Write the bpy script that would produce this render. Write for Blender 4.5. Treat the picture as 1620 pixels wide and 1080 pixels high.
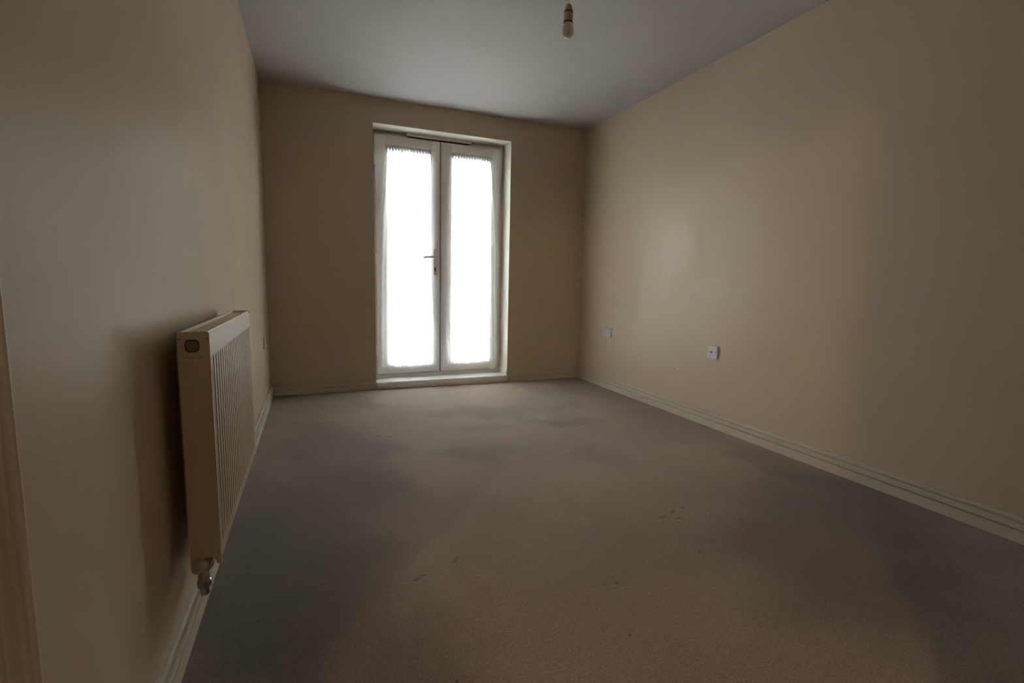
import bpy, bmesh, math, random
from mathutils import Vector, Matrix
random.seed(7)
PI = math.pi
for o in list(bpy.data.objects): bpy.data.objects.remove(o)
S = bpy.context.scene
C = S.collection

# ---------------------------------------------------------------- camera
F_PX = 769.84
cam_d = bpy.data.cameras.new('camera'); cam = bpy.data.objects.new('camera', cam_d); C.objects.link(cam)
cam_d.sensor_fit = 'HORIZONTAL'; cam_d.sensor_width = 36.0; cam_d.lens = 36.0 * F_PX / 1620.0
cam_d.clip_start = 0.02; cam_d.clip_end = 200
r_ = Vector((0.92574145, -0.37762712, 0.02001286)); u_ = Vector((0.02740797, 0.11978454, 0.99242152)); f_ = Vector((0.37716252, 0.91817723, -0.12123951))
m3 = Matrix((r_, u_, -f_)).transposed()
cam.matrix_world = Matrix.Translation((0.327, -4.2567, 0.9452)) @ m3.to_4x4()
S.camera = cam

# ---------------------------------------------------------------- exposure, sky, light
S.view_settings.view_transform = 'Standard'; S.view_settings.look = 'None'
S.view_settings.exposure = 0.0; S.view_settings.gamma = 1.0
S.view_settings.use_curve_mapping = False
S.cycles.sample_clamp_indirect = 80.0; S.cycles.diffuse_bounces = 8; S.cycles.max_bounces = 12; S.cycles.transparent_max_bounces = 16
SKY = 40.0
w = bpy.data.worlds.new('overcast'); S.world = w; w.use_nodes = True
wn = w.node_tree.nodes; wl = w.node_tree.links; wn.clear()
wo = wn.new('ShaderNodeOutputWorld'); bg = wn.new('ShaderNodeBackground'); wl.new(bg.outputs[0], wo.inputs[0])
tc = wn.new('ShaderNodeTexCoord'); sx = wn.new('ShaderNodeSeparateXYZ'); wl.new(tc.outputs['Generated'], sx.inputs[0])
cr = wn.new('ShaderNodeValToRGB'); wl.new(sx.outputs['Z'], cr.inputs[0])
cr.color_ramp.elements[0].position = 0.0; cr.color_ramp.elements[0].color = (.40, .383, .392, 1)
cr.color_ramp.elements[1].position = 1.0; cr.color_ramp.elements[1].color = (1.15, 1.115, 1.16, 1)
wl.new(cr.outputs[0], bg.inputs[0]); bg.inputs[1].default_value = SKY
# sky portal in the french door opening (guides sampling of the sky only)
pl = bpy.data.lights.new('door_sky_portal', 'AREA'); pl.shape = 'RECTANGLE'; pl.size = 1.25; pl.size_y = 2.2
pl.cycles.is_portal = True
po = bpy.data.objects.new('door_sky_portal', pl); C.objects.link(po)
po.location = (1.423, 0.33, 1.13); po.rotation_euler = (-PI/2, 0, 0)      # faces into the room (-y)
# hall lamp shining through the room's doorway behind the camera
hl = bpy.data.lights.new('hall_lamp', 'POINT'); hl.energy = 76.0; hl.color = (1.0, 0.72, 0.45); hl.shadow_soft_size = 0.05
ho = bpy.data.objects.new('hall_lamp', hl); C.objects.link(ho); ho.location = (-0.57, -5.79, 2.10)

# ---------------------------------------------------------------- dimensions
W, H = 2.8015, 2.4
DL, DR, DT, DS = 0.817, 2.029, 2.205, 0.064
RY = -4.50          # rear wall face
FY = 0.205          # door frame face
LY = 0.158          # leaf face
SK = 0.097; SKT = 0.018

# ---------------------------------------------------------------- helpers
def box(bm, x0, y0, z0, x1, y1, z1):
    v = [bm.verts.new(p) for p in ((x0,y0,z0),(x1,y0,z0),(x1,y1,z0),(x0,y1,z0),(x0,y0,z1),(x1,y0,z1),(x1,y1,z1),(x0,y1,z1))]
    for f in ((0,3,2,1),(4,5,6,7),(0,1,5,4),(1,2,6,5),(2,3,7,6),(3,0,4,7)):
        bm.faces.new([v[i] for i in f])
def prism(bm, prof, a, b):
    """prof: list of 3D points at start; a->b translation vector b (Vector)"""
    v0 = [bm.verts.new(Vector(p) + Vector(a)) for p in prof]; v1 = [bm.verts.new(Vector(p) + Vector(b)) for p in prof]
    n = len(prof); bm.faces.new(v0[::-1]); bm.faces.new(v1)
    for i in range(n): bm.faces.new([v0[i], v0[(i+1) % n], v1[(i+1) % n], v1[i]])
def ring_tube(bm, pts, rads, seg=20, cap=True):
    """tube through points with radii"""
    rings = []
    n = len(pts); pts = [Vector(p) for p in pts]
    up = None
    for i, p in enumerate(pts):
        if i == 0: t = pts[1] - p
        elif i == n-1: t = p - pts[i-1]
        else: t = pts[i+1] - pts[i-1]
        if t.length < 1e-9: t = Vector((0,0,1))
        t.normalize()
        if up is None:
            up = Vector((1,0,0)) if abs(t.x) < .9 else Vector((0,1,0))
        a = (up - t*up.dot(t)).normalized(); b = t.cross(a); up = a
        rings.append([bm.verts.new(p + (a*math.cos(2*PI*k/seg) + b*math.sin(2*PI*k/seg))*rads[i]) for k in range(seg)])
    for i in range(n-1):
        for k in range(seg):
            bm.faces.new([rings[i][k], rings[i][(k+1) % seg], rings[i+1][(k+1) % seg], rings[i+1][k]])
    if cap:
        bm.faces.new(rings[0][::-1]); bm.faces.new(rings[-1])
def rrect(cx, cz, w_, h_, r, n=6):
    out = []
    for (sx_, sz_, a0) in ((1,1,0),(-1,1,90),(-1,-1,180),(1,-1,270)):
        for k in range(n+1):
            a = math.radians(a0 + 90*k/n)
            out.append((cx + sx_*(w_/2-r) + r*math.cos(a), cz + sz_*(h_/2-r) + r*math.sin(a)))
    return out
def obj(name, bm, mat, parent=None, smooth=False, bevel=0, bseg=2):
    bmesh.ops.remove_doubles(bm, verts=bm.verts, dist=1e-6)
    bmesh.ops.recalc_face_normals(bm, faces=bm.faces)
    me = bpy.data.meshes.new(name); bm.to_mesh(me); bm.free()
    o = bpy.data.objects.new(name, me); C.objects.link(o)
    me.materials.append(mat)
    if smooth:
        for p in me.polygons: p.use_smooth = True
    if bevel:
        b = o.modifiers.new('bevel', 'BEVEL'); b.width = bevel; b.segments = bseg; b.limit_method = 'ANGLE'; b.angle_limit = math.radians(40)
        if smooth or bseg > 1:
            for p in me.polygons: p.use_smooth = True
            wn_ = o.modifiers.new('wn', 'WEIGHTED_NORMAL'); wn_.keep_sharp = False
    if parent:
        o.parent = parent; o.matrix_parent_inverse = Matrix.Translation(parent.location).inverted()
    return o
def struct(name, bm, mat, parent=None, **k):
    o = obj(name, bm, mat, parent, **k)
    if not parent: o['kind'] = 'structure'
    return o
def thing(name, label, cat, loc, group=None):
    o = bpy.data.objects.new(name, None); C.objects.link(o); o.location = loc; o.empty_display_size = .05
    o['label'] = label; o['category'] = cat
    if group: o['group'] = group
    return o
def tag(o, label, cat, group=None):
    o['label'] = label; o['category'] = cat
    if group: o['group'] = group
    return o

# ---------------------------------------------------------------- materials
def new_mat(name):
    m = bpy.data.materials.new(name); m.use_nodes = True; n = m.node_tree.nodes; l = m.node_tree.links
    return m, n, l, n['Principled BSDF']
def simple(name, col, rough=.5, metal=0, spec=.5, bump=0, bscale=200, var=0):
    m, n, l, b = new_mat(name)
    b.inputs['Base Color'].default_value = (*col, 1); b.inputs['Roughness'].default_value = rough
    b.inputs['Metallic'].default_value = metal; b.inputs['Specular IOR Level'].default_value = spec
    g = n.new('ShaderNodeNewGeometry')
    if var:
        nz = n.new('ShaderNodeTexNoise'); nz.inputs['Scale'].default_value = 6; nz.inputs['Detail'].default_value = 4
        l.new(g.outputs['Position'], nz.inputs['Vector'])
        mx = n.new('ShaderNodeMix'); mx.data_type = 'RGBA'
        mx.inputs[6].default_value = (*[c*(1-var) for c in col], 1); mx.inputs[7].default_value = (*[min(1, c*(1+var)) for c in col], 1)
        l.new(nz.outputs[0], mx.inputs[0]); l.new(mx.outputs[2], b.inputs['Base Color'])
    if bump:
        nb = n.new('ShaderNodeTexNoise'); nb.inputs['Scale'].default_value = bscale; nb.inputs['Detail'].default_value = 3
        l.new(g.outputs['Position'], nb.inputs['Vector'])
        bp = n.new('ShaderNodeBump'); bp.inputs['Strength'].default_value = bump; bp.inputs['Distance'].default_value = .002
        l.new(nb.outputs[0], bp.inputs['Height']); l.new(bp.outputs[0], b.inputs['Normal'])
    return m
WALLC = (0.56, 0.465, 0.345)
def wall_mat(name, marks=(), rough=.42, spec=.22):
    m, n, l, b = new_mat(name)
    g = n.new('ShaderNodeNewGeometry')
    nz = n.new('ShaderNodeTexNoise'); nz.inputs['Scale'].default_value = 2.2; nz.inputs['Detail'].default_value = 5; nz.inputs['Roughness'].default_value = .6
    l.new(g.outputs['Position'], nz.inputs['Vector'])
    mx = n.new('ShaderNodeMix'); mx.data_type = 'RGBA'
    mx.inputs[6].default_value = (*[c*.95 for c in WALLC], 1); mx.inputs[7].default_value = (*[c*1.05 for c in WALLC], 1)
    l.new(nz.outputs[0], mx.inputs[0]); l.new(mx.outputs[2], b.inputs['Base Color'])
    # emulsion sheen uneven: rubbed patches are glossier
    rr = n.new('ShaderNodeMapRange'); l.new(nz.outputs[0], rr.inputs[0])
    rr.inputs[1].default_value = .35; rr.inputs[2].default_value = .65; rr.inputs[3].default_value = rough+.05; rr.inputs[4].default_value = rough-.05
    last = rr.outputs[0]; ccol = mx.outputs[2]
    for (cx, cy, cz, sy, sz) in marks:
        mp = n.new('ShaderNodeMapping'); mp.vector_type = 'TEXTURE'
        mp.inputs['Location'].default_value = (cx, cy, cz); mp.inputs['Scale'].default_value = (1, sy, sz)
        l.new(g.outputs['Position'], mp.inputs['Vector'])
        ln = n.new('ShaderNodeVectorMath'); ln.operation = 'LENGTH'; l.new(mp.outputs[0], ln.inputs[0])
        mr = n.new('ShaderNodeMapRange'); mr.interpolation_type = 'SMOOTHSTEP'; l.new(ln.outputs['Value'], mr.inputs[0])
        mr.inputs[1].default_value = .7; mr.inputs[2].default_value = 1.15; mr.inputs[3].default_value = .10; mr.inputs[4].default_value = 0
        tn = n.new('ShaderNodeMapRange'); l.new(ln.outputs['Value'], tn.inputs[0])
        tn.inputs[1].default_value = .88; tn.inputs[2].default_value = 1.06; tn.inputs[3].default_value = 1.045; tn.inputs[4].default_value = 1.0
        vs = n.new('ShaderNodeVectorMath'); vs.operation = 'SCALE'; l.new(ccol, vs.inputs[0]); l.new(tn.outputs[0], vs.inputs['Scale']); ccol = vs.outputs[0]
        sb = n.new('ShaderNodeMath'); sb.operation = 'SUBTRACT'; l.new(last, sb.inputs[0]); l.new(mr.outputs[0], sb.inputs[1]); last = sb.outputs[0]
    l.new(ccol, b.inputs['Base Color']); l.new(last, b.inputs['Roughness'])
    b.inputs['Specular IOR Level'].default_value = spec
    nb = n.new('ShaderNodeTexNoise'); nb.inputs['Scale'].default_value = 170; nb.inputs['Detail'].default_value = 3
    l.new(g.outputs['Position'], nb.inputs['Vector'])
    nc = n.new('ShaderNodeTexNoise'); nc.inputs['Scale'].default_value = 5; nc.inputs['Detail'].default_value = 2
    l.new(g.outputs['Position'], nc.inputs['Vector'])
    ad = n.new('ShaderNodeMath'); ad.operation = 'MULTIPLY_ADD'; l.new(nc.outputs[0], ad.inputs[0]); ad.inputs[1].default_value = 2.2; l.new(nb.outputs[0], ad.inputs[2])
    bp = n.new('ShaderNodeBump'); bp.inputs['Strength'].default_value = .35; bp.inputs['Distance'].default_value = .0012
    l.new(ad.outputs[0], bp.inputs['Height']); l.new(bp.outputs[0], b.inputs['Normal'])
    return m
M = {}
M['wall'] = wall_mat('cream_wall_paint')
M['wall_left'] = wall_mat('cream_wall_paint_flat', (), .36, .015)
M['wall_right'] = wall_mat('cream_wall_paint_rubbed', [(W, -1.36, 1.22, .20, .19), (W, -1.08, 1.10, .10, .14), (W, -1.25, .95, .09, .13), (W, -1.70, .93, .20, .07)])
M['ceiling'] = simple('white_ceiling_paint', (.47, .45, .435), .75, spec=.2, bump=.25, bscale=120, var=.02)
M['reveal'] = simple('white_reveal_paint', (.74, .71, .64), .45, bump=.15, var=.02)
M['far'] = simple('darkened_unseen_wall', (.16, .115, .075), .6)  # unseen rear and hall walls, colour darkened to cut bounce into the room
M['gloss'] = simple('cream_gloss_trim', (.56, .515, .425), .50, spec=.15, bump=.08, bscale=90, var=.03)
M['sill'] = simple('white_gloss_sill', (.80, .80, .78), .25, bump=.05, bscale=60)
M['upvc'] = simple('white_upvc', (.75, .725, .69), .33)
M['seal'] = simple('dark_rubber_seal', (.03, .025, .02), .7)
M['handle'] = simple('white_handle', (.60, .59, .56), .3)
M['black'] = simple('black_hole', (.01, .01, .01), .6)
M['rad'] = simple('cream_white_enamel', (.47, .385, .28), .48, spec=.06, var=.02)
M['radside'] = simple('yellowed_side_plastic', (.72, .58, .40), .45, spec=.2, var=.02)
M['cap'] = simple('grey_plastic_cap', (.20, .18, .17), .35)
M['capring'] = simple('dark_cap_ring', (.035, .025, .02), .5)
M['chrome'] = simple('chrome', (.45, .43, .41), .18, metal=1)
M['valvecap'] = simple('cream_valve_cap', (.60, .50, .36), .4)
M['plate'] = simple('white_plastic_plate', (.58, .57, .60), .35)
M['pendant'] = simple('yellowed_lampholder_plastic', (.62, .50, .34), .4)
M['bulb'] = None

# frosted bulb
m, n, l, b = new_mat('frosted_pinkish_bulb_glass')
b.inputs['Base Color'].default_value = (.88, .76, .66, 1); b.inputs['Roughness'].default_value = .22
b.inputs['Subsurface Weight'].default_value = .25; b.inputs['Subsurface Radius'].default_value = (.02, .015, .01)
b.inputs['Coat Weight'].default_value = .6; b.inputs['Coat Roughness'].default_value = .05
M['bulb'] = m

# grained moulded door skin
m, n, l, b = new_mat('grained_cream_door_skin')
g = n.new('ShaderNodeNewGeometry'); mp = n.new('ShaderNodeMapping'); mp.inputs['Scale'].default_value = (160, 160, 2.5)
l.new(g.outputs['Position'], mp.inputs[0]); nz = n.new('ShaderNodeTexNoise'); nz.inputs['Scale'].default_value = 1; nz.inputs['Detail'].default_value = 4
l.new(mp.outputs[0], nz.inputs['Vector'])
cr = n.new('ShaderNodeValToRGB'); l.new(nz.outputs[0], cr.inputs[0])
cr.color_ramp.elements[0].position = .35; cr.color_ramp.elements[0].color = (.52, .42, .28, 1)
cr.color_ramp.elements[1].position = .62; cr.color_ramp.elements[1].color = (.66, .56, .40, 1)
l.new(cr.outputs[0], b.inputs['Base Color']); b.inputs['Roughness'].default_value = .45
bp = n.new('ShaderNodeBump'); bp.inputs['Strength'].default_value = .5; bp.inputs['Distance'].default_value = .001
l.new(nz.outputs[0], bp.inputs['Height']); l.new(bp.outputs[0], b.inputs['Normal']); M['grain'] = m

# window glass: clear with a weak reflection
m = bpy.data.materials.new('clear_glass'); m.use_nodes = True; n = m.node_tree.nodes; l = m.node_tree.links; n.clear()
o = n.new('ShaderNodeOutputMaterial'); mx = n.new('ShaderNodeMixShader'); tr = n.new('ShaderNodeBsdfTransparent'); gl = n.new('ShaderNodeBsdfGlossy')
tr.inputs[0].default_value = (.93, .97, .95, 1); gl.inputs['Roughness'].default_value = .02
fr = n.new('ShaderNodeFresnel'); fr.inputs[0].default_value = 1.45
l.new(fr.outputs[0], mx.inputs[0]); l.new(tr.outputs[0], mx.inputs[1]); l.new(gl.outputs[0], mx.inputs[2]); l.new(mx.outputs[0], o.inputs[0]); M['glass'] = m

# white voile
m = bpy.data.materials.new('white_voile'); m.use_nodes = True; n = m.node_tree.nodes; l = m.node_tree.links; n.clear()
o = n.new('ShaderNodeOutputMaterial'); mx = n.new('ShaderNodeMixShader'); m2 = n.new('ShaderNodeMixShader')
tr = n.new('ShaderNodeBsdfTransparent'); df = n.new('ShaderNodeBsdfDiffuse'); tl = n.new('ShaderNodeBsdfTranslucent')
df.inputs[0].default_value = (.86, .87, .88, 1); tl.inputs[0].default_value = (.86, .88, .9, 1)
m2.inputs[0].default_value = .60; l.new(df.outputs[0], m2.inputs[1]); l.new(tl.outputs[0], m2.inputs[2])
# weave: fabric gets denser to light at grazing angles (many threads stacked) and in fine threads
g = n.new('ShaderNodeNewGeometry'); wv = n.new('ShaderNodeTexNoise'); wv.inputs['Scale'].default_value = 60; wv.inputs['Detail'].default_value = 3
l.new(g.outputs['Position'], wv.inputs['Vector'])
mr = n.new('ShaderNodeMapRange'); l.new(wv.outputs[0], mr.inputs[0]); mr.inputs[3].default_value = .68; mr.inputs[4].default_value = .85
l.new(mr.outputs[0], mx.inputs[0]); l.new(tr.outputs[0], mx.inputs[1]); l.new(m2.outputs[0], mx.inputs[2]); l.new(mx.outputs[0], o.inputs[0]); M['voile'] = m

M['heading'] = simple('dense_gathered_voile', (.62, .62, .60), .8, spec=.1)
b_ = M['heading'].node_tree.nodes['Principled BSDF']; b_.inputs['Subsurface Weight'].default_value = .5; b_.inputs['Subsurface Radius'].default_value = (.004, .004, .004)
# ---- carpet
m, n, l, b = new_mat('taupe_carpet')
g = n.new('ShaderNodeNewGeometry'); P = g.outputs['Position']
def noise(scale, det=3, rough=.5, sc=None):
    t = n.new('ShaderNodeTexNoise'); t.inputs['Scale'].default_value = scale; t.inputs['Detail'].default_value = det; t.inputs['Roughness'].default_value = rough
    if sc:
        mp = n.new('ShaderNodeMapping'); mp.inputs['Scale'].default_value = sc; l.new(P, mp.inputs[0]); l.new(mp.outputs[0], t.inputs['Vector'])
    else: l.new(P, t.inputs['Vector'])
    return t.outputs[0]
def math_(op, a, b_=None, c=None, clamp=False):
    t = n.new('ShaderNodeMath'); t.operation = op; t.use_clamp = clamp
    for i, v in enumerate((a, b_, c)):
        if v is None: continue
        if isinstance(v, (int, float)): t.inputs[i].default_value = v
        else: l.new(v, t.inputs[i])
    return t.outputs[0]
def mrange(v, a, b_, c, d, smooth=True):
    t = n.new('ShaderNodeMapRange'); t.interpolation_type = 'SMOOTHSTEP' if smooth else 'LINEAR'
    l.new(v, t.inputs[0])
    for i, x in enumerate((a, b_, c, d)): t.inputs[i+1].default_value = x
    return t.outputs[0]
# distorted coordinates so worn and shaded patches have ragged outlines
nzv = n.new('ShaderNodeTexNoise'); nzv.inputs['Scale'].default_value = 3.0; nzv.inputs['Detail'].default_value = 6; l.new(P, nzv.inputs['Vector'])
sub = n.new('ShaderNodeVectorMath'); sub.operation = 'SUBTRACT'; l.new(nzv.outputs['Color'], sub.inputs[0]); sub.inputs[1].default_value = (.5, .5, .5)
scl = n.new('ShaderNodeVectorMath'); scl.operation = 'SCALE'; l.new(sub.outputs[0], scl.inputs[0]); scl.inputs['Scale'].default_value = .55
PD = n.new('ShaderNodeVectorMath'); PD.operation = 'ADD'; l.new(P, PD.inputs[0]); l.new(scl.outputs[0], PD.inputs[1]); PD = PD.outputs[0]
def blob(x, y, rx, ry, rot=0, src=None, a=.35, b_=1.0):
    mp = n.new('ShaderNodeMapping'); mp.vector_type = 'TEXTURE'; mp.inputs['Location'].default_value = (x, y, 0)
    mp.inputs['Rotation'].default_value = (0, 0, math.radians(rot)); mp.inputs['Scale'].default_value = (rx, ry, 1)
    l.new(src or PD, mp.inputs['Vector'])
    ln = n.new('ShaderNodeVectorMath'); ln.operation = 'LENGTH'; l.new(mp.outputs[0], ln.inputs[0])
    return mrange(ln.outputs['Value'], a, b_, 1, 0)
base = noise(1.6, 6, .6)
shade = mrange(base, .3, .7, .90, 1.08)
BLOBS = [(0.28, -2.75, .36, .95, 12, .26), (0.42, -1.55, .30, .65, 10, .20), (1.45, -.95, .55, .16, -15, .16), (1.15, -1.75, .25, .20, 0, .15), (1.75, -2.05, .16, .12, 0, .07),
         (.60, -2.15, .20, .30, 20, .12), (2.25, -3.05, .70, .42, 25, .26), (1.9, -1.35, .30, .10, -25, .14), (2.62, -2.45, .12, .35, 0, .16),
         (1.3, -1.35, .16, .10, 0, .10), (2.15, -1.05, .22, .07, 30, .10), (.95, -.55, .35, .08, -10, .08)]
for (x, y, rx, ry, ro, k) in BLOBS:  # worn blotches; left strip and near right ones also paint shade into the carpet
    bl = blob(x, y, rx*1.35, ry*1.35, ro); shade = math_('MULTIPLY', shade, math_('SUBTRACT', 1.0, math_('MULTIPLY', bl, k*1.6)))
# straight tone step: near carpet is lighter to the right of one line
sp = n.new('ShaderNodeSeparateXYZ'); l.new(P, sp.inputs[0])
X, Y = sp.outputs[0], sp.outputs[1]
def side(ax, ay, bx, by, soft):          # 1 on the right-hand side of the line a->b
    dx, dy = bx-ax, by-ay; L_ = math.hypot(dx, dy); nx, ny = dy/L_, -dx/L_
    d = math_('ADD', math_('MULTIPLY', math_('SUBTRACT', X, ax), nx), math_('MULTIPLY', math_('SUBTRACT', Y, ay), ny))
    return mrange(d, -soft, soft, 0, 1)
sA = side(.283, -3.117, .663, -1.926, .02); sB = side(.534, -2.796, 1.002, -2.276, .02)
lim = mrange(Y, -2.15, -1.85, 1, 0)
swB = math_('MULTIPLY', sB, lim)
shade = math_('MULTIPLY', shade, math_('ADD', .93, math_('MULTIPLY', math_('MULTIPLY', swB, 1.0), .11)))
fibre = mrange(noise(230, 3, .7), .30, .70, .62, 1.38, False)
fib2 = mrange(noise(80, 4, .7), .3, .7, .88, 1.12, False)
streak = mrange(noise(1, 4, .6, (14, 60, 1)), .3, .7, .96, 1.04, False)
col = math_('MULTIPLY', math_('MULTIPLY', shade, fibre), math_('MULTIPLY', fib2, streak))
# dents of furniture feet and small dark specks
DENTS = [(.679,-1.31,.030,.016,30),(.744,-1.332,.026,.014,40),(.66,-1.35,.02,.01,0),(1.704,-2.722,.028,.012,35),(1.771,-2.704,.022,.010,80),(1.637,-2.745,.03,.01,20),(1.69,-2.775,.02,.01,0),
         (.611,-2.814,.022,.009,30),(.632,-2.80,.018,.008,0),(.751,-2.757,.018,.008,40),(.762,-2.742,.013,.006,0),(.345,-.92,.05,.012,0),(.42,-.93,.03,.012,20),(1.643,-1.222,.04,.014,20),(1.678,-1.315,.035,.014,0),(1.782,-1.317,.025,.014,0),(1.60,-1.27,.03,.012,0),
         (.98,-.42,.03,.012,10),(.744,-2.02,.012,.012,0),(1.55,-1.48,.03,.010,0),(2.735,-2.30,.04,.012,70)]
SPECK = [(1.20,-3.05,.007),(1.585,-3.00,.006),(.84,-1.98,.006),(.62,-3.24,.006),(1.10,-3.26,.006),(2.2,-1.5,.006)]
dn = None
for (x, y, rx, ry, ro) in DENTS:
    bl = blob(x, y, rx, ry, ro, src=P, a=.2, b_=1.1); dn = bl if dn is None else math_('MAXIMUM', dn, bl)
sk_ = None
for (x, y, r) in SPECK:
    bl = blob(x, y, r, r, 0, src=P, a=.4, b_=1.1); sk_ = bl if sk_ is None else math_('MAXIMUM', sk_, bl)
col = math_('MULTIPLY', col, math_('SUBTRACT', 1.0, math_('MULTIPLY', dn, .38)))  # shading of the dents is painted into the colour
col = math_('MULTIPLY', col, math_('SUBTRACT', 1.0, math_('MULTIPLY', sk_, .6)))
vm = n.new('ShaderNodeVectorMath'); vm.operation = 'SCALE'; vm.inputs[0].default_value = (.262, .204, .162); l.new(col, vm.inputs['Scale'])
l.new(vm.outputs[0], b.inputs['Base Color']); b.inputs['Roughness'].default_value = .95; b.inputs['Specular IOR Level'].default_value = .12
b.inputs['Sheen Weight'].default_value = .18; b.inputs['Sheen Roughness'].default_value = .6
hgt = math_('SUBTRACT', math_('MULTIPLY_ADD', noise(420, 2, .6), .30, math_('MULTIPLY', noise(40, 4, .6), .35)), math_('MULTIPLY', dn, .7))
bp = n.new('ShaderNodeBump'); bp.inputs['Strength'].default_value = .8; bp.inputs['Distance'].default_value = .006
l.new(hgt, bp.inputs['Height']); l.new(bp.outputs[0], b.inputs['Normal']); M['carpet'] = m
M['ground'] = simple('pale_paving', (.66, .65, .62), .9, var=.15)

# ---------------------------------------------------------------- room shell
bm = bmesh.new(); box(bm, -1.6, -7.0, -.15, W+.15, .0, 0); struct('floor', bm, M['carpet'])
bm = bmesh.new(); box(bm, -1.6, -7.0, H, W+.15, .0, H+.15); struct('ceiling', bm, M['ceiling'])
bm = bmesh.new(); box(bm, -.12, -3.90, 0, 0, 0, H); box(bm, -.34, -3.90, 0, -.12, -3.80, H); box(bm, -.44, RY, 0, -.34, -3.80, H); struct('wall_left', bm, M['wall_left'])  # unseen alcove at the near end, shaped to let the lamp light past
bm = bmesh.new(); box(bm, W, RY, 0, W+.15, 0, H); struct('wall_right', bm, M['wall_right'])
# window wall with the door opening
bm = bmesh.new()
box(bm, -.12, 0, -.15, DL, .30, H+.15); box(bm, DR, 0, -.15, W+.15, .30, H+.15); box(bm, DL, 0, DT, DR, .30, H+.15); box(bm, DL, 0, -.15, DR, .30, .0)
wb = struct('wall_back', bm, M['wall'])
# the reveal faces are painted white (thin lining boards bedded in the opening)
wb.data.materials.append(M['reveal'])
for p in wb.data.polygons:
    c = p.center
    if DL-1e-3 <= c.x <= DR+1e-3 and abs(p.normal.y) < .1 and .0 < c.z < DT+.01: p.material_index = 1
# rear wall with the doorway the camera looks in from
QX0, QX1, QZ = -.28, .85, 2.0  # unseen opening, widened to the left so the lamp light gets through
bm = bmesh.new()
box(bm, -1.6, RY-.1, 0, QX0, RY, H); box(bm, QX1, RY-.1, 0, W+.15, RY, H); box(bm, QX0, RY-.1, QZ, QX1, RY, H)
struct('wall_front', bm, M['far'])
bm = bmesh.new(); box(bm, -1.6, -7.0, 0, -1.5, RY-.1, H); struct('wall_hall_left', bm, M['far'])
bm = bmesh.new(); box(bm, 1.5, -7.0, 0, 1.6, RY-.1, H); struct('wall_hall_right', bm, M['far'])
bm = bmesh.new(); box(bm, -1.5, -7.0, 0, 1.5, -6.9, H); struct('wall_hall_end', bm, M['far'])

# skirting boards: profile (distance from wall, height) with two grooves
PROF = [(0,0),(SKT,0),(SKT,.046),(SKT-.014,.0465),(SKT-.014,.0518),(SKT-.001,.0523),(SKT-.001,.0765),(SKT-.015,.077),(SKT-.015,.083),(SKT-.005,.0836),(SKT-.006,.091),(SKT-.009,.096),(0,SK)]
def skirt(name, base, direction, normal, length):
    bm = bmesh.new(); base, d, nn = Vector(base), Vector(direction), Vector(normal)
    prism(bm, [base + nn*a + Vector((0,0,z)) for a, z in PROF], (0,0,0), d*length)
    return struct(name, bm, M['gloss'])
skirt('baseboard_right', (W, RY, 0), (0,1,0), (-1,0,0), -RY)
skirt('baseboard_left', (0, -3.90, 0), (0,1,0), (1,0,0), 3.90)
skirt('baseboard_back_left', (SKT, 0, 0), (1,0,0), (0,-1,0), DL-SKT)
skirt('baseboard_back_right', (DR, 0, 0), (1,0,0), (0,-1,0), W-SKT-DR)
skirt('baseboard_front', (QX1, RY, 0), (1,0,0), (0,1,0), W-SKT-QX1)
# short return of the skirting inside the right reveal, standing on the sill
bm = bmesh.new()
prism(bm, [Vector((DR-a*.7, -.012, DS+z-.042)) for a, z in PROF if z > .045] + [Vector((DR, -.012, DS))]*0, (0,0,0), (0, LY+.012, 0))
struct('baseboard_reveal', bm, M['reveal'])

# door sill board
bm = bmesh.new(); box(bm, DL+.004, -.022, .022, DR-.002, LY+.02, DS); box(bm, DL+.004, -.012, 0, DR-.002, LY+.02, .022)
struct('trim_1', bm, M['sill'], bevel=.003)

# ---------------------------------------------------------------- french door
bm = bmesh.new()
fx0, fx1 = .846, 1.985; fz0, fz1 = .100, 2.166
box(bm, DL, FY, DS, fx0, FY+.07, DT); box(bm, fx1, FY, DS, DR, FY+.07, DT)
box(bm, fx0, FY, fz1, fx1, FY+.07, DT); box(bm, DL, LY+.008, DS, DR, FY+.07, fz0-.003)
door = struct('door_1', bm, M['upvc'], bevel=.003)
# outer rebate seal behind the leaves (dark line where they meet)
bm = bmesh.new()
box(bm, fx0-.002, FY+.02, fz0, fx0+.006, FY+.06, fz1); box(bm, fx1-.006, FY+.02, fz0, fx1+.002, FY+.06, fz1)
box(bm, 1.4125, LY+.012, fz0, 1.4215, FY+.05, fz1); box(bm, fx0, FY+.02, fz1-.006, fx1, FY+.06, fz1+.002); box(bm, fx0, FY+.02, fz0-.002, fx1, FY+.06, fz0+.006)
obj('rubber_seal', bm, M['seal'], door)
def leaf(x0, x1, gx0, gx1):
    gz0, gz1 = .180, 2.062
    y0, y1 = LY, LY+.065
    bm = bmesh.new()
    box(bm, x0, y0, fz0+.003, gx0, y1, fz1-.003); box(bm, gx1, y0, fz0+.003, x1, y1, fz1-.003)
    box(bm, gx0, y0, gz1, gx1, y1, fz1-.003); box(bm, gx0, y0, fz0+.003, gx1, y1, gz0)
    lf = obj('door_leaf', bm, M['upvc'], door, bevel=.003)
    bm = bmesh.new(); s = .014       # glazing bead
    for (a, b2, c2, d2) in ((gx0, gx0+s, gz0, gz1), (gx1-s, gx1, gz0, gz1), (gx0+s, gx1-s, gz0, gz0+s), (gx0+s, gx1-s, gz1-s, gz1)):
        box(bm, a, y0+.004, c2, b2, y0+.026, d2)
    obj('glazing_bead', bm, M['upvc'], lf, bevel=.003)
    bm = bmesh.new(); box(bm, gx0-.004, y0+.028, gz0-.004, gx1+.004, y0+.034, gz1+.004); obj('glass_pane', bm, M['glass'], lf)
    return lf
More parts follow.
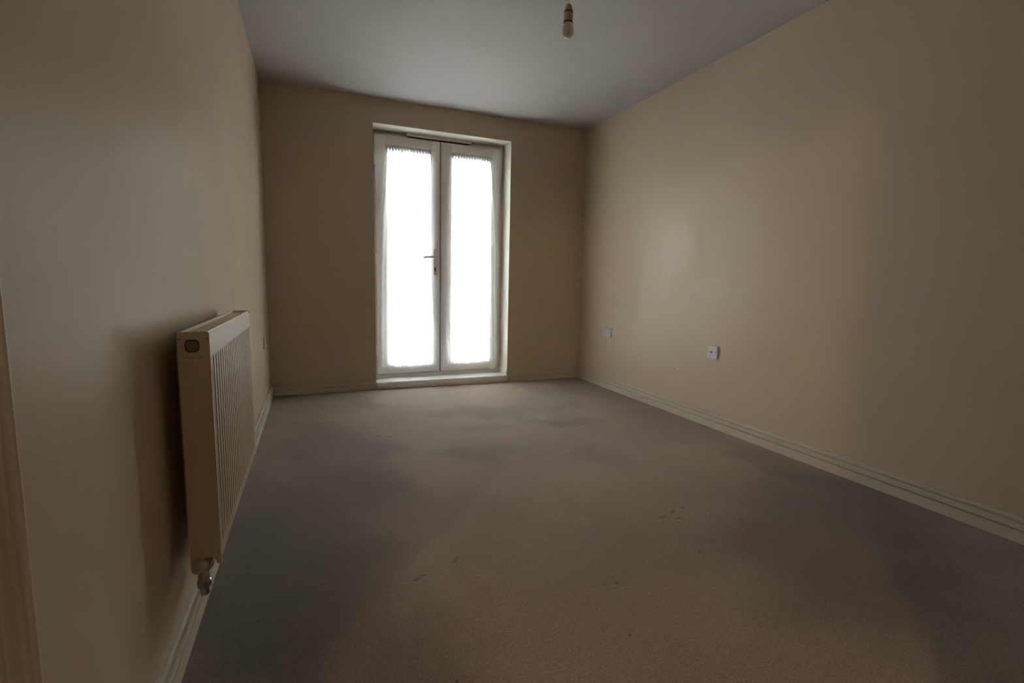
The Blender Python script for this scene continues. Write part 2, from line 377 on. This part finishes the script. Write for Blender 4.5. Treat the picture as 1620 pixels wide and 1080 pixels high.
L1 = leaf(fx0+.003, 1.4125, .942, 1.338)
L2 = leaf(1.4215, fx1-.003, 1.512, 1.900)
# hinges: barrel + cover plates
for lf, hx in ((L1, fx0), (L2, fx1)):
    for hz in (.32, 1.128, 1.955):
        bm = bmesh.new()
        ring_tube(bm, [(hx, LY-.010, hz-.045), (hx, LY-.010, hz+.045)], [.009]*2, 14)
        ring_tube(bm, [(hx, LY-.010, hz-.049), (hx, LY-.010, hz-.046)], [.0075]*2, 14)
        ring_tube(bm, [(hx, LY-.010, hz+.046), (hx, LY-.010, hz+.049)], [.0075]*2, 14)
        sgn = 1 if hx < 1.4 else -1
        box(bm, min(hx+sgn*.004, hx+sgn*.034), LY-.007, hz-.042, max(hx+sgn*.004, hx+sgn*.034), LY+.001, hz+.042)
        obj('hinge', bm, M['upvc'], lf, bevel=.0015)
# lever handle on a long backplate
hx = 1.366
bm = bmesh.new(); pr_ = rrect(hx, 1.11, .028, .235, .013)
prism(bm, [(x, LY-.009, z) for x, z in pr_], (0,0,0), (0,.0095,0)); bp_ = obj('handle_backplate', bm, M['handle'], L1, bevel=.002)
bm = bmesh.new()
ring_tube(bm, [(hx, LY-.008, 1.158), (hx, LY-.040, 1.158), (hx-.001, LY-.050, 1.158), (hx-.008, LY-.057, 1.1575), (hx-.02, LY-.059, 1.157), (hx-.06, LY-.060, 1.153), (hx-.104, LY-.060, 1.149), (hx-.118, LY-.060, 1.147)],
          [.010, .010, .010, .010, .010, .0105, .011, .008], 14)
obj('lever_handle', bm, M['handle'], L1, smooth=True)
bm = bmesh.new(); ring_tube(bm, [(hx, LY-.0125, 1.052), (hx, LY-.0085, 1.052)], [.008]*2, 20); box(bm, hx-.0045, LY-.0125, 1.026, hx+.0045, LY-.0085, 1.050)
obj('keyhole', bm, M['black'], L1)
# trickle vent under the head of the frame
bm = bmesh.new(); box(bm, 1.118, FY-.050, 2.182, 1.705, FY+.001, 2.2045)
tv = obj('trickle_vent', bm, M['upvc'], door, bevel=.004)
bm = bmesh.new(); box(bm, 1.13, FY-.030, 2.178, 1.69, FY-.004, 2.1825); obj('vent_slot', bm, M['seal'], tv)

# ---------------------------------------------------------------- voile curtains on each leaf
def lerp_tab(tab, z):
    for (za, a), (zb, b2) in zip(tab, tab[1:]):
        if za >= z >= zb:
            t = (za-z)/(za-zb); t = t*t*(3-2*t) if abs(a-b2) > .02 else t
            return a + (b2-a)*t
    return tab[-1][1]
def curtain(name, label, left, right, seed, hem):
    rnd = random.Random(seed)
    NU, NZ = 260, 120
    zt = 2.075
    ph = [rnd.uniform(0, 6.28) for _ in range(8)]
    bm = bmesh.new(); grid = []
    for j in range(NZ+1):
        v = j/NZ; row = []
        for i in range(NU+1):
            u = i/NU
            zb = hem + .008*math.sin(u*7+ph[0]) + .006*math.sin(u*23+ph[1])
            if v < .10: z = zt - (v/.10)*.05            # header
            else: z = zt-.05 - (v-.10)/.90*(zt-.05-zb)
            xl, xr = lerp_tab(left, z), lerp_tab(right, z)
            top = math.exp(-((zt-z)/.10))
            k = 14
            amp = .0028 + .0055*top
            uu = u + .010*math.sin(u*11+ph[3]) + .004*math.sin(u*29+ph[6])*(1-top)
            fold = math.sin(2*PI*k*uu + ph[4] + .5*math.sin(z*2.1+ph[5])) * amp
            fold += .006*(1-top)*math.sin(2*PI*5.3*uu + ph[5] + .6*math.sin(z*1.3)) * min(1, (zt-z)/.5)
            pin = 1 - .6*math.exp(-((z-(zt-.016))/.006)**2)          # gathered by the wire
            y = LY - .014 - .012*min(1, (zt-z)/1.5) + fold*pin
            y = min(y, LY-.004)
            x = xl + (xr-xl)*u + (.0100*top + .0012)*math.sin(4*PI*k*uu+2*ph[4])*pin
            z2 = z + (.004*math.sin(2*PI*k*uu*1.0+ph[6]) if j == 0 else 0)
            row.append(bm.verts.new((x, y, z2)))
        grid.append(row)
    for j in range(NZ):
        for i in range(NU):
            bm.faces.new([grid[j][i], grid[j][i+1], grid[j+1][i+1], grid[j+1][i]])
    o = obj(name, bm, M['voile'], smooth=True); tag(o, label, 'curtain', 'voile curtains on the french door')
    # doubled hem and side hems: a second layer of the same cloth
    bm = bmesh.new()
    me = o.data
    def vid(j, i): return j*(NU+1)+i
    def strip(js, is_, dy):
        gg = [[bm.verts.new(me.vertices[vid(j, i)].co + Vector((0, dy, 0))) for i in is_] for j in js]
        for a in range(len(js)-1):
            for b2 in range(len(is_)-1): bm.faces.new([gg[a][b2], gg[a][b2+1], gg[a+1][b2+1], gg[a+1][b2]])
    strip(list(range(NZ-2, NZ+1)), list(range(NU+1)), -.0015)
    strip(list(range(0, NZ+1)), list(range(0, 7)), -.0012); strip(list(range(0, NZ+1)), list(range(NU-6, NU+1)), -.0012)
    strip(list(range(0, 10)), list(range(NU+1)), -.002)
    obj('hem', bm, M['voile'], o, smooth=True)
    # gathered heading: stacked pleats of cloth and tape on the wire
    bm = bmesh.new(); xa, xb = lerp_tab(left, zt), lerp_tab(right, zt); npl = 15; pt = (xb-xa)/npl
    for q in range(npl):
        xc = xa + (q+.5)*pt + rnd.uniform(-.002, .002); ln = rnd.uniform(.026, .042); w0 = pt*rnd.uniform(.50, .62); w1 = w0*rnd.uniform(.35, .6)
        rows = []
        for j in range(7):
            t = j/6; z = zt+.004 - t*(ln+.016); hw = (w0 + (w1-w0)*t)/2 * (1.0 if t < .7 else 1.0-.6*(t-.7)/.3)
            if q and j < 2: hw = pt*.53
            dp = .007*(1-.5*t)
            rows.append([bm.verts.new((xc + hw*math.cos(a), LY-.026+.006*t + dp*math.sin(a), z)) for a in [2*PI*k2/10 for k2 in range(10)]])
        for j in range(6):
            for k2 in range(10): bm.faces.new([rows[j][k2], rows[j][(k2+1) % 10], rows[j+1][(k2+1) % 10], rows[j+1][k2]])
        bm.faces.new(rows[0]); bm.faces.new(rows[-1][::-1])
    hd = obj('gathered_heading', bm, M['heading'], o, smooth=True); hd['kind'] = 'stuff'
    bm = bmesh.new(); zc = zt-.016
    ring_tube(bm, [(lerp_tab(left, zt)-.012, LY-.013, zc), (lerp_tab(right, zt)+.012, LY-.013, zc)], [.003]*2, 8)
    obj('curtain_wire', bm, M['upvc'], o)
    return o
curtain('voile_curtain', 'sheer white voile curtain on the left door leaf, behind the lever handle',
        [(2.08, .934), (1.75, .912), (1.40, .888), (1.0, .872), (.5, .862), (.1, .858)],
        [(2.08, 1.318), (1.80, 1.338), (1.40, 1.345), (1.02, 1.346), (.70, 1.372), (.40, 1.395), (.1, 1.405)], 3, .165)
curtain('voile_curtain', 'sheer white voile curtain on the right door leaf, nearer the socket wall',
        [(2.08, 1.512), (1.70, 1.492), (1.2, 1.478), (.75, 1.462), (.52, 1.468), (.34, 1.497), (.1, 1.508)],
        [(2.08, 1.893), (1.85, 1.915), (1.5, 1.945), (1.0, 1.955), (.5, 1.965), (.1, 1.972)], 11, .175)

# ---------------------------------------------------------------- outside
bm = bmesh.new(); box(bm, -25, .4, -3.1, 25, 60, -3.0); o = obj('ground_outside', bm, M['ground']); o['kind'] = 'structure'

# ---------------------------------------------------------------- radiator
RYA, RYB = -2.938, -2.130           # near end, far end
RX0, RX1 = .038, .100; RZ0, RZ1 = .245, .812
rad = thing('radiator', 'cream ribbed panel radiator fixed low on the left wall', 'radiator', (.07, (RYA+RYB)/2, RZ0))
bm = bmesh.new()
pitch = .0328; a0 = RYA+.040; nr = int((RYB-.02-a0)/pitch)
ys = [RYA+.004, RYA+.016, RYA+.019, RYA+.022, RYA+.026]
gro = []
for k in range(nr+1):
    c = a0 + k*pitch
    gro.append(c); ys += [c-.0065, c-.004, c, c+.004, c+.0065]
ys += [RYB-.004]; ys = sorted(set(round(y, 5) for y in ys))
zs = [RZ0, RZ0+.004, RZ0+.030, RZ0+.036, RZ0+.044, RZ0+.052] + [RZ0+.06+i*.08 for i in range(6)] + [RZ1-.074, RZ1-.066, RZ1-.058, RZ1-.052, RZ1-.030, RZ1-.006, RZ1-.002, RZ1]
zs = sorted(z for z in set(zs))
def rx(y, z):
    d = 0
    for c in gro:
        t = abs(y-c)
        if t < .0066: d = .007 * (1 if t < .0041 else (0.0))
    if abs(y-(RYA+.019)) < .0035: d = .0015
    lo, hi = RZ0+.032, RZ1-.054
    e = max(0, min(1, (z-lo)/.020)) * max(0, min(1, (hi-z)/.020)); e = e*e*(3-2*e)
    rim = 0
    if z > RZ1-.007: rim = .003*(z-(RZ1-.007))/.007
    if z < RZ0+.005: rim = .003*((RZ0+.005)-z)/.005
    return RX1 - d*e - rim
gg = [[bm.verts.new((rx(y, z), y, z)) for y in ys] for z in zs]
for a in range(len(zs)-1):
    for c in range(len(ys)-1): bm.faces.new([gg[a][c], gg[a][c+1], gg[a+1][c+1], gg[a+1][c]])
# give the sheet its thickness: back face
bk = [bm.verts.new((RX1-.013, y, z)) for y, z in ((ys[0], RZ0), (ys[-1], RZ0), (ys[-1], RZ1), (ys[0], RZ1))]
bm.faces.new(bk)
bot = gg[0]; topr = gg[-1]
bm.faces.new(bot + [bk[1], bk[0]]); bm.faces.new(topr[::-1] + [bk[3], bk[2]])
bm.faces.new([r[0] for r in gg] + [bk[3], bk[0]]); bm.faces.new([r[-1] for r in gg][::-1] + [bk[1], bk[2]])
fp = obj('front_panel', bm, M['rad'], rad)
bm = bmesh.new(); box(bm, RX0, RYA+.006, RZ0+.01, RX0+.012, RYB-.006, RZ1-.006); obj('back_panel', bm, M['rad'], rad, bevel=.002)
# convector fins between the panels
bm = bmesh.new()
fy = RYA+.03
while fy < RYB-.03:
    box(bm, RX0+.012, fy, RZ0+.05, RX1-.013, fy+.0015, RZ1-.03); fy += .014
obj('convector_fins', bm, M['rad'], rad)
bm = bmesh.new(); box(bm, RX0+.0125, RYA+.012, RZ0+.004, RX1-.0135, RYB-.012, RZ0+.045); obj('bottom_channel', bm, M['rad'], rad)
# top cover: recessed plate between two rims
bm = bmesh.new()
box(bm, RX0-.001, RYA+.003, RZ1-.008, RX0+.006, RYB-.003, RZ1+.003); box(bm, RX1-.014, RYA+.003, RZ1-.006, RX1-.004, RYB-.003, RZ1+.003)
box(bm, RX0+.004, RYA+.003, RZ1-.010, RX1-.012, RYB-.003, RZ1-.004)
obj('top_cover', bm, M['radside'], rad, bevel=.0015)
# side covers: outline with a quarter-round notch for the valve at the lower front of the near one
def side_cover(y0, y1, notch):
    pts = [(RX0-.003, RZ0-.006)]
    if notch:
        cx_, cz_, rr_ = RX0+.036, RZ0-.006, .0165
        for k in range(13):
            a = PI - PI*k/12; pts.append((cx_+rr_*math.cos(a), cz_+rr_*math.sin(a)*1.15))
    pts += [(RX1+.001, RZ0-.006)]
    for k in range(7):
        a = PI/2*k/6; pts.append((RX1+.001-.005+.005*math.cos(a), RZ1+.004-.005+.005*math.sin(a)))
    for k in range(7):
        a = PI/2+PI/2*k/6; pts.append((RX0-.003+.005+.005*math.cos(a), RZ1+.004-.005+.005*math.sin(a)))
    bm = bmesh.new(); prism(bm, [(x, y0, z) for x, z in pts], (0,0,0), (0, y1-y0, 0))
    return obj('side_cover', bm, M['radside'], rad, bevel=.0012)
sc = side_cover(RYA-.002, RYA+.006, True); side_cover(RYB-.006, RYB+.002, False)
mx_ = (RX0+RX1)/2 - .004; mz_ = RZ1-.029
bm = bmesh.new(); prism(bm, [(x, RYA-.0035, z) for x, z in rrect(mx_, mz_, .029, .030, .010)], (0,0,0), (0, .002, 0)); obj('plug_surround', bm, M['capring'], sc)
bm = bmesh.new(); prism(bm, [(x, RYA-.006, z) for x, z in rrect(mx_, mz_, .025, .025, .009)], (0,0,0), (0, .003, 0)); cp = obj('grey_plug', bm, M['cap'], sc, bevel=.0015); cp['label'] = 'grey plastic plug'
for xx in (RX0-.001, RX1-.007):
    bm = bmesh.new(); box(bm, xx, RYA-.0028, RZ1-.0135, xx+.007, RYA-.001, RZ1-.012); obj('side_slot', bm, M['capring'], sc)
bm = bmesh.new()
pts = [(mx_+.020*math.sin(a), RYA-.0022, mz_-.022-.006*math.cos(a)) for a in [(-1.2+2.4*k/12) for k in range(13)]]
ring_tube(bm, pts, [.0005]*13, 6); obj('moulded_line', bm, M['capring'], sc)
# brackets to the wall
for yy in (RYA+.14, RYB-.17):
    bm = bmesh.new(); box(bm, .0005, yy, RZ0+.06, RX0+.001, yy+.03, RZ1-.06)
    obj('wall_bracket', bm, M['radside'], rad)
# lockshield valve at the near lower end
vx, vy, vz = .064, -2.955, .242
vb = bmesh.new()
ring_tube(vb, [(.074, RYA+.012, .250), (.074, RYA-.006, .249), (.074, RYA-.0061, .249), (.073, RYA-.011, .247), (vx+.004, vy-.002, vz-.004)], [.0085, .0085, .0125, .0125, .010], 12)
ring_tube(vb, [(vx, vy, vz), (vx, vy, vz-.012), (vx, vy, vz-.030), (vx, vy, vz-.031), (vx, vy, vz-.046)], [.0095, .0120, .0125, .0150, .0150], 24)
ring_tube(vb, [(vx, vy, vz-.046), (vx, vy, vz-.067)], [.0105, .0105], 6)
ring_tube(vb, [(vx, vy, vz-.060), (vx, vy+.010, vz-.061), (vx, vy+.04, vz-.061), (.030, vy+.15, vz-.061)], [.0072]*4, 12)
valve = obj('radiator_valve', vb, M['chrome'], rad, bevel=.0006); valve['label'] = 'chrome valve with a cream cap'
bm = bmesh.new()
ring_tube(bm, [(vx+.002, vy+.002, vz+.003), (vx-.002, vy-.004, vz+.006), (vx-.006, vy-.013, vz+.009), (vx-.009, vy-.021, vz+.011), (vx-.0100, vy-.0245, vz+.012), (vx-.0105, vy-.0262, vz+.0125)], [.0125, .0140, .0140, .0132, .0110, .006], 28)
obj('valve_cap', bm, M['valvecap'], valve, smooth=True)

# ---------------------------------------------------------------- grained room door, folded back by the left wall near the camera
hgx, hgy = -.125, RY+.03; ex, ey = .092, -3.727
d = bpy.data.objects.new('door_2', None); C.objects.link(d); d.location = (hgx, hgy, 0); d['kind'] = 'structure'
ang = math.atan2(ey-hgy, ex-hgx); Lw = math.hypot(ex-hgx, ey-hgy)
def rot_door(bm):
    bmesh.ops.rotate(bm, verts=bm.verts, cent=(0,0,0), matrix=Matrix.Rotation(ang, 3, 'Z')); bmesh.ops.translate(bm, verts=bm.verts, vec=(hgx, hgy, 0))
T = .035
bm = bmesh.new(); box(bm, 0, 0, .012, Lw, T, 1.992); rot_door(bm)
dl_ = obj('door_leaf', bm, M['grain'], d, bevel=.002)
bm = bmesh.new()
box(bm, QX0, RY-.1, 0, QX0+.010, RY, QZ); box(bm, QX1-.025, RY-.1, 0, QX1, RY, QZ); box(bm, QX0+.010, RY-.1, QZ-.02, QX1-.025, RY, QZ)
struct('trim_2', bm, M['gloss'])

# ---------------------------------------------------------------- plates on the walls
def disc(bm, p, nrm, r, t, seg=14):
    p, nrm = Vector(p), Vector(nrm); ring_tube(bm, [p, p+nrm*t], [r, r], seg)
# twin socket on the right wall near the corner
def plate(name, label, cat, side_, yc, zc, w_, h_, t=.0095, **kw):
    x = W if side_ > 0 else 0; s = -side_
    th = thing(name, label, cat, (x, yc, zc))
    bm = bmesh.new(); prism(bm, [(x, yy, zz) for yy, zz in rrect(yc, zc, w_, h_, .004, 3)], (0,0,0), (s*t, 0, 0))
    obj('face_plate', bm, M['plate'], th, bevel=.0015)
    return th, x + s*t, s
th, fx, s = plate('twin_socket', 'white twin power socket on the right wall, nearest the far corner', 'socket', 1, -.508, .510, .146, .086)
for off in (.0365, -.0365):
    bm = bmesh.new(); yy = -.508+off
    a = fx + s*.0003
    box(bm, min(a, a-s*.002), yy-.002, .5225, max(a, a-s*.002), yy+.002, .5305)
    box(bm, min(a, a-s*.002), yy-.0145, .503, max(a, a-s*.002), yy-.0075, .507); box(bm, min(a, a-s*.002), yy+.0075, .503, max(a, a-s*.002), yy+.0145, .507)
    obj('pin_holes', bm, M['black'], th)
    bm = bmesh.new(); sy = yy + (.025 if off > 0 else -.025)*0 ; box(bm, min(fx, fx+s*.0035), yy-.006+(-.022 if off > 0 else .022)*.55, .534, max(fx, fx+s*.0035), yy+.006+(-.022 if off > 0 else .022)*.55, .548)
    obj('rocker_switch', bm, M['plate'], th, bevel=.001)
for yy in (-.508-.0603, -.508+.0603):
    bm = bmesh.new(); disc(bm, (fx-s*.001, yy, .510), (s, 0, 0), .0032, .0015)
    obj('screw', bm, M['cap'], th)
th, fx, s = plate('aerial_socket', 'white square aerial plate with three dark dots in a row, middle of the right wall', 'socket', 1, -1.782, .506, .088, .088, .011)
for yy, r in ((-1.782+.0302, .0038), (-1.782-.0302, .0038)):
    bm = bmesh.new(); disc(bm, (fx-s*.001, yy, .506), (s, 0, 0), r, .0016); obj('screw', bm, M['cap'], th)
bm = bmesh.new(); disc(bm, (fx-s*.001, -1.777, .506), (s, 0, 0), .0068, .004, 18); ap = obj('aerial_port', bm, M['cap'], th, bevel=.0008)
bm = bmesh.new(); disc(bm, (fx+s*.0031, -1.777, .506), (s, 0, 0), .0035, .0004, 14); obj('port_hole', bm, M['black'], ap)
th, fx, s = plate('wall_socket', 'white wall socket plate seen edge-on low on the left wall beyond the radiator', 'socket', -1, -.44, .487, .086, .086)
bm = bmesh.new()
for a, b2 in ((-.002, .012), (-.011, -.007), (.011, -.007)):
    box(bm, fx-.002, -.44+a-.002, .487+b2-.002, fx+.0003, -.44+a+.002, .487+b2+.002)
obj('pin_holes', bm, M['black'], th)
# small plugged screw holes
bm = bmesh.new(); disc(bm, (W+.001, -1.419, .326), (-1,0,0), .0045, .002, 12); tag(obj('screw_head', bm, M['cap']), 'tiny dark screw head low on the right wall between the two sockets', 'screw')
bm = bmesh.new(); disc(bm, (.001, -.215, .462), (1,0,0), .005, .003, 12); tag(obj('screw_head', bm, M['black']), 'tiny black screw head by the left corner, next to the edge-on socket', 'screw')

# ---------------------------------------------------------------- pendant
px, py = 1.383, -2.2514
pen = thing('pendant_light', 'bare frosted bulb hanging on a cream pendant flex from the ceiling', 'pendant light', (px, py, H))
def lathe(name, prof, mat, parent, seg=32):
    bm = bmesh.new(); ring_tube(bm, [(px, py, z) for r, z in prof], [max(r, .0004) for r, z in prof], seg); return obj(name, bm, mat, parent, smooth=True)
zb = 1.998
bm = bmesh.new(); ring_tube(bm, [(px, py, H), (px, py, H-.004), (px, py, H-.018), (px, py, H-.026)], [.045, .045, .036, .012], 32); obj('ceiling_rose', bm, M['pendant'], pen, bevel=.001)
bm = bmesh.new(); ring_tube(bm, [(px, py, H-.02), (px, py, zb+.13)], [.0032]*2, 10); obj('flex', bm, M['pendant'], pen, smooth=True)
lathe('lampholder_cap', [(.004, zb+.139), (.009, zb+.137), (.0135, zb+.130), (.0165, zb+.118), (.0185, zb+.107)], M['pendant'], pen)
lathe('holder_ring', [(.0190, zb+.1085), (.0203, zb+.107), (.0203, zb+.104), (.0190, zb+.1025)], M['capring'], pen)
lathe('lampholder_skirt', [(.0185, zb+.1035), (.0200, zb+.102), (.0200, zb+.068), (.0190, zb+.066)], M['pendant'], pen)
lathe('holder_ring', [(.0195, zb+.068), (.0208, zb+.0665), (.0208, zb+.0635), (.0190, zb+.062)], M['capring'], pen)
lathe('light_bulb', [(.0165, zb+.066), (.0185, zb+.058), (.0215, zb+.048), (.0235, zb+.037), (.0236, zb+.028), (.0222, zb+.018), (.0190, zb+.010), (.0140, zb+.004), (.008, zb+.001), (.002, zb)], M['bulb'], pen)
